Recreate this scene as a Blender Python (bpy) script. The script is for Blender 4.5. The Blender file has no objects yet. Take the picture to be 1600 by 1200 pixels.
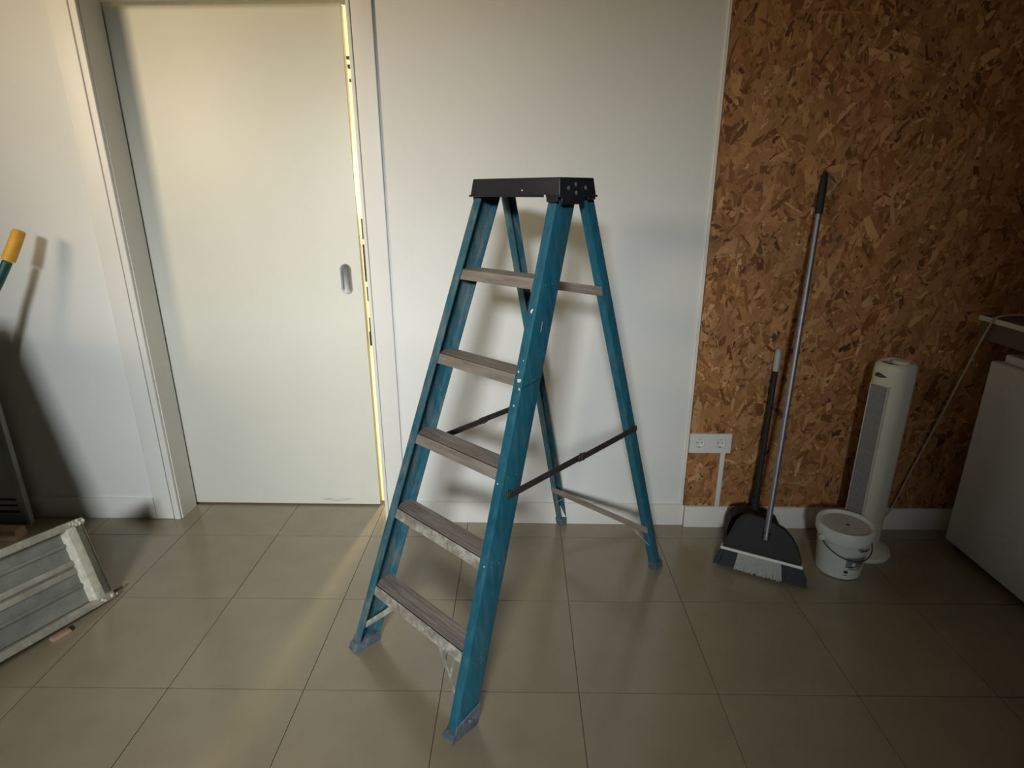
import bpy, bmesh, math, random
from mathutils import Vector, Matrix
random.seed(7)
S = bpy.context.scene
COL = S.collection

# ------------------------------------------------------------------ camera
F_PX, PITCH, YAW, ROLL, CAM_H = 915.0, 0.31709, 0.02794, -0.00272, 1.40
cam_d = bpy.data.cameras.new('camera')
cam_d.sensor_fit = 'HORIZONTAL'
cam_d.sensor_width = 36.0
cam_d.lens = 36.0 * F_PX / 1600.0
cam_d.clip_start = 0.02
cam = bpy.data.objects.new('camera', cam_d)
COL.objects.link(cam)
f0 = Vector((-math.sin(YAW), math.cos(YAW), 0)); r0 = Vector((math.cos(YAW), math.sin(YAW), 0)); up = Vector((0, 0, 1))
fw = f0 * math.cos(PITCH) - up * math.sin(PITCH)
u1 = up * math.cos(PITCH) + f0 * math.sin(PITCH)
rr = r0 * math.cos(ROLL) + u1 * math.sin(ROLL)
uu = u1 * math.cos(ROLL) - r0 * math.sin(ROLL)
m = Matrix.Identity(4)
for i in range(3):
    m[i][0] = rr[i]; m[i][1] = uu[i]; m[i][2] = -fw[i]
m.translation = (0, 0, CAM_H)
cam.matrix_world = m
S.camera = cam

# ------------------------------------------------------------------ light
S.view_settings.view_transform = 'Standard'
S.view_settings.look = 'None'
S.view_settings.gamma = 1.0
S.view_settings.use_curve_mapping = False
S.view_settings.exposure = 0.0
world = bpy.data.worlds.new('world'); S.world = world
world.use_nodes = True
bg = world.node_tree.nodes.get('Background') or world.node_tree.nodes.new('ShaderNodeBackground')
bg.inputs[0].default_value = (0.75, 0.85, 1.0, 1)
bg.inputs[1].default_value = 0.01

def area_light(name, loc, target, sx, sy, power, col, spread=180):
    d = bpy.data.lights.new(name, 'AREA')
    d.shape = 'RECTANGLE'; d.size = sx; d.size_y = sy; d.energy = power; d.color = col
    d.spread = math.radians(spread)
    o = bpy.data.objects.new(name, d); COL.objects.link(o)
    o.location = loc
    o.rotation_euler = (Vector(target) - Vector(loc)).to_track_quat('-Z', 'Y').to_euler()
    return o
# daylight entering by the open doorway in the wall behind the camera
area_light('open_door_daylight', (-0.72, -6.0, 3.60), (-0.70, 2.29, 1.62), 1.9, 0.80, 290, (0.94, 1.0, 1.03), 120)
# warm daylight from the window high in the left wall
area_light('window_daylight', (-2.98, -0.30, 2.25), (-0.95, 2.29, 1.95), 0.8, 0.6, 8.0, (1.0, 0.81, 0.54), 58)
# the lit room beyond the sliding door
pd = bpy.data.lights.new('next_room_lamp', 'POINT'); pd.energy = 185; pd.color = (1.0, 0.86, 0.56); pd.shadow_soft_size = 0.10
po = bpy.data.objects.new('next_room_lamp', pd); COL.objects.link(po); po.location = (-0.46, 4.4, 1.5)

# ------------------------------------------------------------------ helpers
MATS = {}
def mat(name, col, rough=0.6, metal=0.0, var=0.0, vscale=8.0, bump=0.0, bscale=60.0, spec=0.5,
        dirt=None, dirt_amt=0.0, dirt_scale=6.0, dirt_edge=(0.5, 0.65), stretch=None, coat=0.0):
    """procedural paint / metal / plastic: colour variation, patches of dirt with their own shape, fine relief"""
    if name in MATS: return MATS[name]
    M = bpy.data.materials.new(name); M.use_nodes = True
    nt = M.node_tree; N = nt.nodes; L = nt.links
    b = N['Principled BSDF']
    b.inputs['Base Color'].default_value = (*col, 1)
    b.inputs['Roughness'].default_value = rough
    b.inputs['Metallic'].default_value = metal
    b.inputs['Specular IOR Level'].default_value = spec
    b.inputs['Coat Weight'].default_value = coat
    tc = N.new('ShaderNodeTexCoord'); mp = N.new('ShaderNodeMapping')
    L.new(tc.outputs['Object'], mp.inputs['Vector'])
    if stretch: mp.inputs['Scale'].default_value = stretch
    out = None
    if var > 0:
        n = N.new('ShaderNodeTexNoise'); n.inputs['Scale'].default_value = vscale; n.inputs['Detail'].default_value = 5
        L.new(mp.outputs[0], n.inputs['Vector'])
        r = N.new('ShaderNodeValToRGB')
        r.color_ramp.elements[0].position = 0.3; r.color_ramp.elements[1].position = 0.7
        r.color_ramp.elements[0].color = (*[c * (1 - var) for c in col], 1)
        r.color_ramp.elements[1].color = (*[min(1, c * (1 + var)) for c in col], 1)
        L.new(n.outputs['Fac'], r.inputs['Fac']); out = r.outputs['Color']
    if dirt:
        n2 = N.new('ShaderNodeTexNoise'); n2.inputs['Scale'].default_value = dirt_scale; n2.inputs['Detail'].default_value = 8
        n2.inputs['Roughness'].default_value = 0.7
        L.new(mp.outputs[0], n2.inputs['Vector'])
        r2 = N.new('ShaderNodeValToRGB')
        r2.color_ramp.elements[0].position = dirt_edge[0]; r2.color_ramp.elements[1].position = dirt_edge[1]
        r2.color_ramp.elements[0].color = (0, 0, 0, 1); r2.color_ramp.elements[1].color = (dirt_amt,) * 3 + (1,)
        L.new(n2.outputs['Fac'], r2.inputs['Fac'])
        mx = N.new('ShaderNodeMix'); mx.data_type = 'RGBA'
        L.new(r2.outputs['Color'], mx.inputs[0])
        if out: L.new(out, mx.inputs[6])
        else: mx.inputs[6].default_value = (*col, 1)
        mx.inputs[7].default_value = (*dirt, 1)
        out = mx.outputs[2]
    if out: L.new(out, b.inputs['Base Color'])
    if bump > 0:
        n3 = N.new('ShaderNodeTexNoise'); n3.inputs['Scale'].default_value = bscale; n3.inputs['Detail'].default_value = 4
        L.new(mp.outputs[0], n3.inputs['Vector'])
        bp = N.new('ShaderNodeBump'); bp.inputs['Strength'].default_value = bump; bp.inputs['Distance'].default_value = 0.002
        L.new(n3.outputs['Fac'], bp.inputs['Height']); L.new(bp.outputs[0], b.inputs['Normal'])
    MATS[name] = M
    return M

class MB:
    def __init__(s): s.v = []; s.f = []
    def add(s, vs, fs):
        o = len(s.v); s.v += [tuple(v) for v in vs]; s.f += [tuple(i + o for i in f) for f in fs]
        return s
    def box(s, x0, x1, y0, y1, z0, z1):
        return s.add([(x0, y0, z0), (x1, y0, z0), (x1, y1, z0), (x0, y1, z0), (x0, y0, z1), (x1, y0, z1), (x1, y1, z1), (x0, y1, z1)],
                     [(3, 2, 1, 0), (4, 5, 6, 7), (0, 1, 5, 4), (1, 2, 6, 5), (2, 3, 7, 6), (3, 0, 4, 7)])
    def frustum(s, lo, hi, z0, z1):
        a, b, c, d = lo; e, f, g, h = hi
        return s.add([(a, c, z0), (b, c, z0), (b, d, z0), (a, d, z0), (e, g, z1), (f, g, z1), (f, h, z1), (e, h, z1)],
                     [(3, 2, 1, 0), (4, 5, 6, 7), (0, 1, 5, 4), (1, 2, 6, 5), (2, 3, 7, 6), (3, 0, 4, 7)])
    def bar(s, a, b, w, h, upv=(0, 0, 1)):
        a = Vector(a); b = Vector(b); d = (b - a).normalized(); upv = Vector(upv)
        sd = d.cross(upv).normalized(); u = sd.cross(d).normalized()
        vs = []
        for p in (a, b):
            for (i, j) in ((-1, -1), (1, -1), (1, 1), (-1, 1)): vs.append(p + sd * (i * w / 2) + u * (j * h / 2))
        return s.add(vs, [(0, 1, 2, 3), (7, 6, 5, 4), (0, 4, 5, 1), (1, 5, 6, 2), (2, 6, 7, 3), (3, 7, 4, 0)])
    def prism(s, poly, fn, n0, n1):
        """poly of 2d points; fn(p, t) -> 3d; extruded from t=n0 to t=n1"""
        k = len(poly)
        vs = [fn(p, n0) for p in poly] + [fn(p, n1) for p in poly]
        fs = [tuple(range(k - 1, -1, -1)), tuple(range(k, 2 * k))] + [(i, (i + 1) % k, k + (i + 1) % k, k + i) for i in range(k)]
        return s.add(vs, fs)
    def tube(s, pts, r, n=12, cap=True):
        pts = [Vector(p) for p in pts]; rs = r if isinstance(r, (list, tuple)) else [r] * len(pts)
        rings = []; prev = None
        for i, p in enumerate(pts):
            d = (pts[min(i + 1, len(pts) - 1)] - pts[max(i - 1, 0)]).normalized()
            if prev is None:
                a = d.cross(Vector((0, 0, 1)))
                if a.length < 1e-3: a = d.cross(Vector((1, 0, 0)))
                a.normalize()
            else:
                a = (prev - d * prev.dot(d)).normalized()
            prev = a; b = d.cross(a)
            rings.append([p + (a * math.cos(2 * math.pi * k / n) + b * math.sin(2 * math.pi * k / n)) * rs[i] for k in range(n)])
        vs = [v for q in rings for v in q]; fs = []
        for i in range(len(pts) - 1):
            for k in range(n): fs.append((i * n + k, i * n + (k + 1) % n, (i + 1) * n + (k + 1) % n, (i + 1) * n + k))
        if cap: fs.append(tuple(range(n - 1, -1, -1))); fs.append(tuple((len(pts) - 1) * n + k for k in range(n)))
        return s.add(vs, fs)
    def lathe(s, prof, n=40, cx=0, cy=0, sx=1, sy=1):
        vs = []; fs = []
        for (r, z) in prof:
            for k in range(n):
                a = 2 * math.pi * k / n; vs.append((cx + r * math.cos(a) * sx, cy + r * math.sin(a) * sy, z))
        for i in range(len(prof) - 1):
            for k in range(n): fs.append((i * n + k, i * n + (k + 1) % n, (i + 1) * n + (k + 1) % n, (i + 1) * n + k))
        fs.append(tuple(range(n - 1, -1, -1))); fs.append(tuple((len(prof) - 1) * n + k for k in range(n)))
        return s.add(vs, fs)
    def build(s, name, material, parent=None, bevel=0.0, seg=2, smooth=False, loc=None):
        me = bpy.data.meshes.new(name); me.from_pydata(s.v, [], s.f); me.update()
        bm = bmesh.new(); bm.from_mesh(me)
        bmesh.ops.recalc_face_normals(bm, faces=bm.faces)
        if bevel > 0:
            es = [e for e in bm.edges if len(e.link_faces) == 2 and e.calc_face_angle(0) > 0.35]
            bmesh.ops.bevel(bm, geom=es, offset=bevel, segments=seg, affect='EDGES', profile=0.6, clamp_overlap=True)
        bm.to_mesh(me); bm.free()
        o = bpy.data.objects.new(name, me); COL.objects.link(o)
        if material: me.materials.append(material)
        if smooth or bevel > 0:
            for p in me.polygons: p.use_smooth = True
            try: me.set_sharp_from_angle(angle=math.radians(38))
            except Exception: pass
        if parent: o.parent = parent
        if loc: o.location = loc
        return o

def thing(name, label, cat, loc=(0, 0, 0), rotz=0, group=None):
    o = bpy.data.objects.new(name, None); COL.objects.link(o)
    o.location = loc; o.rotation_euler = (0, 0, rotz); o.empty_display_size = 0.05
    o['label'] = label; o['category'] = cat
    if group: o['group'] = group
    return o
def tag(o, label, cat, group=None):
    o['label'] = label; o['category'] = cat
    if group: o['group'] = group
    return o
def struct(o, label=None):
    o['kind'] = 'structure'
    if label: o['label'] = label
    return o

# ------------------------------------------------------------------ materials
WALL = mat('white_wall_paint', (0.735, 0.73, 0.695), 0.75, var=0.03, vscale=2.5, bump=0.12, bscale=180)
TRIM = mat('white_trim_lacquer', (0.74, 0.72, 0.67), 0.42, var=0.02, vscale=4)
DOOR = mat('offwhite_door_laminate', (0.65, 0.64, 0.56), 0.45, var=0.02, vscale=3, bump=0.03, bscale=90)
GROUT = mat('dark_grout', (0.15, 0.122, 0.09), 0.9)
CEIL = mat('ceiling_paint', (0.62, 0.60, 0.57), 0.9, var=0.02)
DARKB = mat('side_board_cladding', (0.16, 0.085, 0.035), 0.85, var=0.2)
SIDE = mat('side_wall_paint', (0.26, 0.235, 0.20), 0.85, var=0.03)
TEAL = mat('teal_fibreglass', (0.014, 0.125, 0.185), 0.42, var=0.22, vscale=22, stretch=(3, 3, 0.6),
           dirt=(0.16, 0.21, 0.21), dirt_amt=0.42, dirt_scale=16, dirt_edge=(0.50, 0.74), bump=0.15, bscale=240)
TEALD = mat('teal_fibreglass_dusty', (0.020, 0.115, 0.155), 0.55, var=0.25, vscale=18, stretch=(3, 3, 0.6),
            dirt=(0.21, 0.20, 0.17), dirt_amt=0.62, dirt_scale=10, dirt_edge=(0.46, 0.66), bump=0.15, bscale=240)
TREAD = mat('worn_tread', (0.255, 0.215, 0.175), 0.62, var=0.28, vscale=26, stretch=(0.35, 3, 3),
            dirt=(0.16, 0.145, 0.125), dirt_amt=0.7, dirt_scale=14, dirt_edge=(0.52, 0.68), bump=0.3, bscale=150)
LIP = mat('plaster_splashed_lip', (0.27, 0.235, 0.19), 0.75, var=0.2, vscale=20,
          dirt=(0.50, 0.48, 0.41), dirt_amt=0.75, dirt_scale=30, dirt_edge=(0.47, 0.58), bump=0.6, bscale=90)
BRACE = mat('galvanised_brace', (0.33, 0.31, 0.26), 0.6, metal=0.2, var=0.25, vscale=30, dirt=(0.55, 0.53, 0.46), dirt_amt=0.8, dirt_scale=30)
SPREAD = mat('brown_steel_bar', (0.060, 0.050, 0.042), 0.55, metal=0.3, var=0.3, vscale=30)
CAPB = mat('black_cap_plastic', (0.014, 0.017, 0.022), 0.42, var=0.3, vscale=15, dirt=(0.11, 0.11, 0.115), dirt_amt=0.45, dirt_scale=22, dirt_edge=(0.58, 0.75))
RIVET = mat('grey_rivet', (0.32, 0.32, 0.31), 0.5, metal=0.5)
SHOE = mat('blue_grey_shoe', (0.085, 0.115, 0.135), 0.6, var=0.3, vscale=40, dirt=(0.3, 0.3, 0.29), dirt_amt=0.5, dirt_scale=30)
SPLAT = mat('white_paint_splash', (0.78, 0.77, 0.72), 0.8)
WHITEP = mat('white_plastic', (0.70, 0.70, 0.67), 0.38, var=0.02)
FANW = mat('cream_fan_plastic', (0.62, 0.61, 0.50), 0.42, var=0.03)
FANG = mat('grey_grille', (0.22, 0.22, 0.22), 0.6)
BUCK = mat('white_bucket_plastic', (0.66, 0.68, 0.64), 0.45, var=0.05, dirt=(0.45, 0.42, 0.36), dirt_amt=0.4, dirt_scale=9)
LIDM = mat('dusty_bucket_lid', (0.50, 0.47, 0.43), 0.6, var=0.1)
BLACKP = mat('black_plastic', (0.013, 0.012, 0.012), 0.72, var=0.2, vscale=30)
PRINT = mat('dark_print', (0.035, 0.035, 0.037), 0.6)
GREYPR = mat('grey_print', (0.20, 0.20, 0.19), 0.6)
ALU = mat('aluminium_tube', (0.26, 0.26, 0.29), 0.48, metal=0.8, var=0.1, vscale=40)
BRIS = mat('dark_bristle', (0.012, 0.016, 0.018), 0.7, var=0.4, vscale=120, stretch=(6, 6, 0.4))
BRISL = mat('grey_bristle', (0.34, 0.34, 0.31), 0.75, var=0.25, vscale=120, stretch=(6, 6, 0.4))
FRIDGE = mat('white_fridge_enamel', (0.70, 0.74, 0.77), 0.4, var=0.02)
APRON = mat('dark_apron_board', (0.16, 0.13, 0.10), 0.7, var=0.15)
CORD = mat('cream_cable', (0.40, 0.33, 0.27), 0.6)
STEEL = mat('brushed_steel', (0.26, 0.26, 0.25), 0.55, metal=0.85, var=0.1, vscale=60)
GREEN = mat('green_handle_enamel', (0.006, 0.075, 0.062), 0.35, var=0.15)
YELLOW = mat('yellow_grip_rubber', (0.72, 0.36, 0.030), 0.55, var=0.1, vscale=40)
TRAY = mat('dark_green_tray', (0.03, 0.06, 0.04), 0.6, var=0.2)
PLANK = mat('galvanised_sheet', (0.28, 0.29, 0.26), 0.5, metal=0.35, var=0.22, vscale=14, dirt=(0.42, 0.40, 0.33), dirt_amt=0.5, dirt_scale=12)
PLANKR = mat('galvanised_rail_cement', (0.40, 0.385, 0.32), 0.65, metal=0.15, var=0.2, vscale=20, dirt=(0.60, 0.58, 0.49), dirt_amt=0.75, dirt_scale=18, bump=0.5, bscale=80)
PANELM = mat('pale_grey_steel', (0.52, 0.54, 0.52), 0.5, metal=0.1, var=0.15)
CEMENT = mat('cement_crust', (0.60, 0.58, 0.47), 0.9, var=0.2, vscale=40, bump=0.9, bscale=90)
RUST = mat('rusty_bolt', (0.09, 0.045, 0.025), 0.85, var=0.4, vscale=60)
WOODP = mat('pink_wood_offcut', (0.42, 0.26, 0.17), 0.75, var=0.2, vscale=20)
BACKW = mat('next_room_yellow_paint', (0.84, 0.77, 0.54), 0.8, var=0.05)
SEAL = mat('dark_latch_metal', (0.05, 0.045, 0.04), 0.5, metal=0.5)

def tile_material():
    M = bpy.data.materials.new('beige_polished_porcelain'); M.use_nodes = True
    nt = M.node_tree; N = nt.nodes; L = nt.links; b = N['Principled BSDF']
    oi = N.new('ShaderNodeObjectInfo'); tc = N.new('ShaderNodeTexCoord')
    n = N.new('ShaderNodeTexNoise'); n.noise_dimensions = '4D'; n.inputs['Scale'].default_value = 7; n.inputs['Detail'].default_value = 6
    mul = N.new('ShaderNodeMath'); mul.operation = 'MULTIPLY'; mul.inputs[1].default_value = 40
    L.new(oi.outputs['Random'], mul.inputs[0]); L.new(mul.outputs[0], n.inputs['W']); L.new(tc.outputs['Object'], n.inputs['Vector'])
    r = N.new('ShaderNodeValToRGB')
    r.color_ramp.elements[0].position = 0.3; r.color_ramp.elements[0].color = (0.268, 0.222, 0.142, 1)
    r.color_ramp.elements[1].position = 0.72; r.color_ramp.elements[1].color = (0.312, 0.260, 0.169, 1)
    L.new(n.outputs['Fac'], r.inputs['Fac']); L.new(r.outputs['Color'], b.inputs['Base Color'])
    n2 = N.new('ShaderNodeTexNoise'); n2.inputs['Scale'].default_value = 3.5; n2.inputs['Detail'].default_value = 5
    geo = N.new('ShaderNodeNewGeometry'); L.new(geo.outputs['Position'], n2.inputs['Vector'])
    mr = N.new('ShaderNodeMapRange'); mr.inputs['To Min'].default_value = 0.13; mr.inputs['To Max'].default_value = 0.26
    L.new(n2.outputs['Fac'], mr.inputs['Value']); L.new(mr.outputs[0], b.inputs['Roughness'])
    b.inputs['Specular IOR Level'].default_value = 0.75
    return M
TILE = tile_material()

def osb_material(base):
    M = bpy.data.materials.new('osb_board' if base else 'osb_strand'); M.use_nodes = True
    nt = M.node_tree; N = nt.nodes; L = nt.links; b = N['Principled BSDF']
    b.inputs['Roughness'].default_value = 0.62; b.inputs['Specular IOR Level'].default_value = 0.3
    if base:
        b.inputs['Base Color'].default_value = (0.14, 0.065, 0.022, 1)
        n = N.new('ShaderNodeTexNoise'); n.inputs['Scale'].default_value = 40
        r = N.new('ShaderNodeValToRGB'); r.color_ramp.elements[0].color = (0.09, 0.04, 0.015, 1); r.color_ramp.elements[1].color = (0.24, 0.12, 0.045, 1)
        L.new(n.outputs['Fac'], r.inputs['Fac']); L.new(r.outputs['Color'], b.inputs['Base Color'])
        return M
    at = N.new('ShaderNodeAttribute'); at.attribute_name = 'strand_colour'
    n = N.new('ShaderNodeTexNoise'); n.inputs['Scale'].default_value = 90; n.inputs['Detail'].default_value = 3
    mr = N.new('ShaderNodeMapRange'); mr.inputs['To Min'].default_value = 0.72; mr.inputs['To Max'].default_value = 1.25
    L.new(n.outputs['Fac'], mr.inputs['Value'])
    mx = N.new('ShaderNodeMix'); mx.data_type = 'RGBA'; mx.blend_type = 'MULTIPLY'; mx.inputs[0].default_value = 1
    L.new(at.outputs['Color'], mx.inputs[6]); L.new(mr.outputs[0], mx.inputs[7]); L.new(mx.outputs[2], b.inputs['Base Color'])
    return M
OSB = osb_material(True); STRAND = osb_material(False)

# ------------------------------------------------------------------ setting
W = 2.292           # face of the far wall
XL, XR, YF, ZC = -3.1, 2.9, -2.45, 3.0
DX0, DX1, DZ = -1.560, -0.628, 2.056    # door opening
OSBX = 0.680

# floor bed and tiles
fl = MB().box(XL, XR, YF, 5.4, -0.06, -0.003).build('floor', GROUT); struct(fl)
TS = 0.40669; a0 = 0.0115; tx0, ty0 = -0.64106, 2.16965
def tile_mesh(w, d):
    mb = MB().box(0, w, 0, d, -0.0035, 0.0)
    o = mb.build('tile', TILE, None); me = o.data
    bpy.data.objects.remove(o); return me
GAP = 0.0026
full = tile_mesh(TS - GAP, TS - GAP)
cut = tile_mesh(TS - GAP, 0.262)
for i in range(-7, 9):
    for j in range(-1, 11):
        x, y = tx0 + i * TS + GAP / 2, ty0 - (j + 1) * TS + GAP / 2
        X = x * math.cos(a0) - y * math.sin(a0); Y = x * math.sin(a0) + y * math.cos(a0)
        if X < XL or X + TS > XR + 0.3 or Y < YF: continue
        if X + TS > XR: continue
        o = bpy.data.objects.new('tile', cut if j == -1 else full); COL.objects.link(o)
        o.location = (X, Y, 0.0 + random.uniform(-0.0002, 0.0002)); o.rotation_euler = (random.uniform(-.0006, .0006), random.uniform(-.0006, .0006), a0)
        o.parent = fl

# far wall with pocket for the sliding door (front skin, back skin, header)
wb = MB()
wb.box(XL, DX0, W, 2.405, 0, ZC); wb.box(XL, DX0, 2.468, 2.56, 0, ZC)
wb.box(DX1, XR, W, 2.56, 0, ZC); wb.box(DX0, DX1, W, 2.405, DZ, ZC); wb.box(DX0, DX1, 2.468, 2.56, DZ, ZC)
struct(wb.build('wall_back', WALL))
struct(MB().box(XR, XR + 0.1, YF, 5.4, 0, ZC).build('wall_right', DARKB))
struct(MB().box(XL - .1, XR + .1, YF - .1, 5.5, ZC, ZC + 0.1).build('ceiling', CEIL))
struct(MB().box(XL, XR, 5.3, 5.4, 0, ZC).build('wall_beyond', BACKW))
struct(MB().box(XL, XR, 2.47, 5.3, -0.006, 0).build('floor_beyond', mat('next_room_pale_floor', (.76, .71, .55), .5)))
# wall behind the camera, with the open doorway the daylight comes through
ox0, ox1, oz1 = -1.36, -0.135, 2.78
wf = MB()
wf.box(XL, ox0, YF - .1, YF, 0, ZC); wf.box(ox1, XR, YF - .1, YF, 0, ZC); wf.box(ox0, ox1, YF - .1, YF, oz1, ZC)
struct(wf.build('wall_front', SIDE))
dn = MB()
dn.box(ox0, ox0 + .04, YF - .11, YF + .01, 0, oz1).box(ox1 - .04, ox1, YF - .11, YF + .01, 0, oz1).box(ox0 + .04, ox1 - .04, YF - .11, YF + .01, oz1 - .04, oz1)
struct(dn.build('trim_7', TRIM), 'frame of the open doorway behind the camera')
# left wall, with the high window
lw = MB(); ly0, ly1, lz0, lz1 = -0.80, 0.30, 1.85, 2.65
lw.box(XL - .1, XL, YF, ly0, 0, ZC); lw.box(XL - .1, XL, ly1, 5.4, 0, ZC); lw.box(XL - .1, XL, ly0, ly1, 0, lz0); lw.box(XL - .1, XL, ly0, ly1, lz1, ZC)
struct(lw.build('wall_left', SIDE))
wn = MB()
for (p, q, r_, s_) in ((ly0, ly0 + .05, lz0, lz1), (ly1 - .05, ly1, lz0, lz1), (ly0 + .05, ly1 - .05, lz0, lz0 + .05), (ly0 + .05, ly1 - .05, lz1 - .05, lz1)):
    wn.box(XL - .08, XL - .02, p, q, r_, s_)
struct(wn.build('window_1', TRIM))

# baseboards
BB = 0.101
struct(MB().box(-0.535, OSBX + 0.006, W - 0.010, W, 0, BB).build('baseboard_back', TRIM, bevel=0.0015))
struct(MB().box(XL, -1.672, W - 0.010, W, 0, BB).build('baseboard_left', TRIM, bevel=0.0015))
struct(MB().box(OSBX + 0.008, XR, W - 0.026, W, 0, BB).build('baseboard_right', TRIM, bevel=0.002))

# door casing: flat board, shadow groove, rounded nose on the opening edge
def casing(name, xa, xb, nose, groove):
    s = 1 if xb > xa else -1      # xa outer edge, xb opening edge
    c = MB()
    e = xb - s * (nose + groove)
    lo, hi = min(xa, e), max(xa, e)
    c.box(lo, hi, W - 0.011, W, 0, DZ + 0.09)
    n0, n1 = sorted((xb - s * nose, xb))
    c.box(n0, n1, W - 0.015, W, 0, DZ)
    o = c.build(name, TRIM, bevel=0.0035, seg=3); struct(o); return o
casing('trim_1', -1.670, DX0, 0.026, 0.006)
casing('trim_2', -0.538, DX1, 0.014, 0.0004)
struct(MB().box(DX0 + 0.002, DX1 - 0.002, W - 0.012, W, DZ + .001, DZ + 0.09).build('trim_3', TRIM, bevel=0.003))
# stop strips lining the pocket mouth
struct(MB().box(DX0, DX0 + 0.004, W, 2.405, 0, DZ).build('trim_4', TRIM))

# sliding door
dr = thing('door_1', 'off-white flush sliding door slightly open with recessed oval steel pull', 'door', ((DX0 - .66) / 2, 2.437, 0))
del dr['category']; dr['kind'] = 'structure'
dcx = dr.location.x
MB().box(-1.62 - dcx, -0.6865 - dcx, -0.020, 0.018, 0.009, 2.048).build('panel', DOOR, dr, bevel=0.0015)
hx, hz = -0.7515 - dcx, 1.059
def stadium(w, h, n=14):
    r = w / 2; pts = []
    for k in range(n + 1): a = math.pi * k / n; pts.append((r * math.cos(a), h / 2 - r + r * math.sin(a)))
    for k in range(n + 1): a = math.pi + math.pi * k / n; pts.append((r * math.cos(a), -h / 2 + r + r * math.sin(a)))
    return pts
outer, inner, deep = stadium(0.044, 0.124), stadium(0.030, 0.110), stadium(0.022, 0.098)
k = len(outer)
vs = [(hx + p[0], -0.020, hz + p[1]) for p in outer] + [(hx + p[0], -0.0245, hz + p[1] * 0.985) for p in outer] + \
     [(hx + p[0], -0.0240, hz + p[1]) for p in inner] + [(hx + p[0], -0.0207, hz + p[1]) for p in deep]
fs = []
for l in range(3):
    for i in range(k): fs.append((l * k + i, l * k + (i + 1) % k, (l + 1) * k + (i + 1) % k, (l + 1) * k + i))
fs.append(tuple(3 * k + i for i in range(k)))
ph = MB().add(vs, fs).build('door_pull', STEEL, dr, smooth=True); ph['label'] = 'recessed oval brushed steel pull'
# strike hardware standing in the gap on the jamb
keep = MB()
for (z0, z1, p) in ((1.22, 1.30, .010), (1.05, 1.20, .012), (0.97, 1.03, .009), (0.78, 0.84, .013), (0.84, 0.90, .009), (1.865, 1.875, .016), (1.835, 1.848, .014), (1.79, 1.80, .012)):
    keep.box(DX1 - p - 0.029, DX1 - 0.0005, 2.40, 2.415, z0, z1)
struct(keep.build('trim_5', SEAL), 'dark strike plates of the sliding door on the jamb')
# scuff marks low on the door
sc = MB()
for (x0, x1, z, h) in ((-.965, -.90, .035, .006), (-.93, -.84, .028, .004), (-.88, -.80, .036, .003)):
    sc.add([(x0 - dcx, -0.0206, z), ((x0 + x1) / 2 - dcx, -0.0206, z - h), (x1 - dcx, -0.0206, z + h * .3), ((x0 + x1) / 2 - dcx, -0.0206, z + h * .6)], [(0, 1, 2, 3)])
sc.build('scuff_mark', mat('grey_scuff', (.42, .40, .35), .8), dr)

# osb cladding right of the white wall
osb = MB().box(OSBX, XR, W - 0.013, W, BB, ZC).build('wall_osb', OSB); struct(osb, 'oriented strand board cladding on the right part of the wall')
struct(MB().box(OSBX - 0.010, OSBX, W - 0.006, W, BB, ZC).build('lit_board_edge', TRIM), 'thin white strip painted as the lit edge of the board')  # white colour stands for light on the board edge, not a separate bead
rnd = random.Random(3)
vs, fs, cols = [], [], []
pal = [(0.40, 0.205, 0.075), (0.33, 0.160, 0.055), (0.27, 0.120, 0.038), (0.50, 0.285, 0.120), (0.20, 0.085, 0.026), (0.36, 0.180, 0.065), (0.44, 0.235, 0.092), (0.58, 0.36, 0.17), (0.12, 0.050, 0.016)]
wts = [6, 6, 4, 2.2, 1.8, 6, 4, 0.5, 0.8]
NS = 17000; ybase = W - 0.0131
XE = 2.55
for q in range(NS):
    big = rnd.random()
    ln = rnd.lognormvariate(math.log(0.058), 0.5); wd = min(ln * 0.6, rnd.lognormvariate(math.log(0.0170), 0.5))
    if big > 0.985: ln = rnd.uniform(.07, .12); wd = rnd.uniform(.02, .032)
    cx = rnd.uniform(OSBX, XE); cz = rnd.uniform(BB, 2.5)
    ang = rnd.gauss(math.pi / 2 - 0.25, 0.75)
    ca, sa = math.cos(ang), math.sin(ang)
    col = rnd.choices(pal, wts)[0]; j = rnd.uniform(0.82, 1.18); col = (col[0] * j, col[1] * j * rnd.uniform(0.90, 1.0), col[2] * j)
    lay = q / NS * 0.0022
    tl = rnd.gauss(0, 0.035); tw = rnd.gauss(0, 0.08)
    h = ln / 2; w2 = wd / 2
    sk = rnd.uniform(-.5, .5) * wd
    poly = [(-h, -w2 * rnd.uniform(.2, .9)), (-h * .5, -w2), (h * .55, -w2 * rnd.uniform(.7, 1)), (h, -w2 * rnd.uniform(0, .8) + sk * .3), (h * rnd.uniform(.85, 1), w2 * rnd.uniform(.2, .9)), (h * .4, w2), (-h * .6, w2 * rnd.uniform(.7, 1)), (-h * rnd.uniform(.85, 1), w2 * rnd.uniform(.1, .7))]
    o = len(vs)
    for (a, b) in poly:
        X = min(max(cx + a * ca - b * sa, OSBX + 0.0005), XR); Z = min(max(cz + a * sa + b * ca, BB + 0.0005), ZC)
        d = max(-0.0008, min(0.0012, (a * tl + b * tw)))
        vs.append((X, ybase - lay - 0.0009 - d, Z))
    fs.append(tuple(range(o + 7, o - 1, -1))); cols.append(col)
me = bpy.data.meshes.new('strand_layer'); me.from_pydata(vs, [], fs); me.update()
ca_ = me.attributes.new('strand_colour', 'FLOAT_COLOR', 'CORNER')
buf = []
for p in me.polygons: buf += list(cols[p.index] + (1,)) * p.loop_total
ca_.data.foreach_set('color', buf)
me.materials.append(STRAND)
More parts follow.
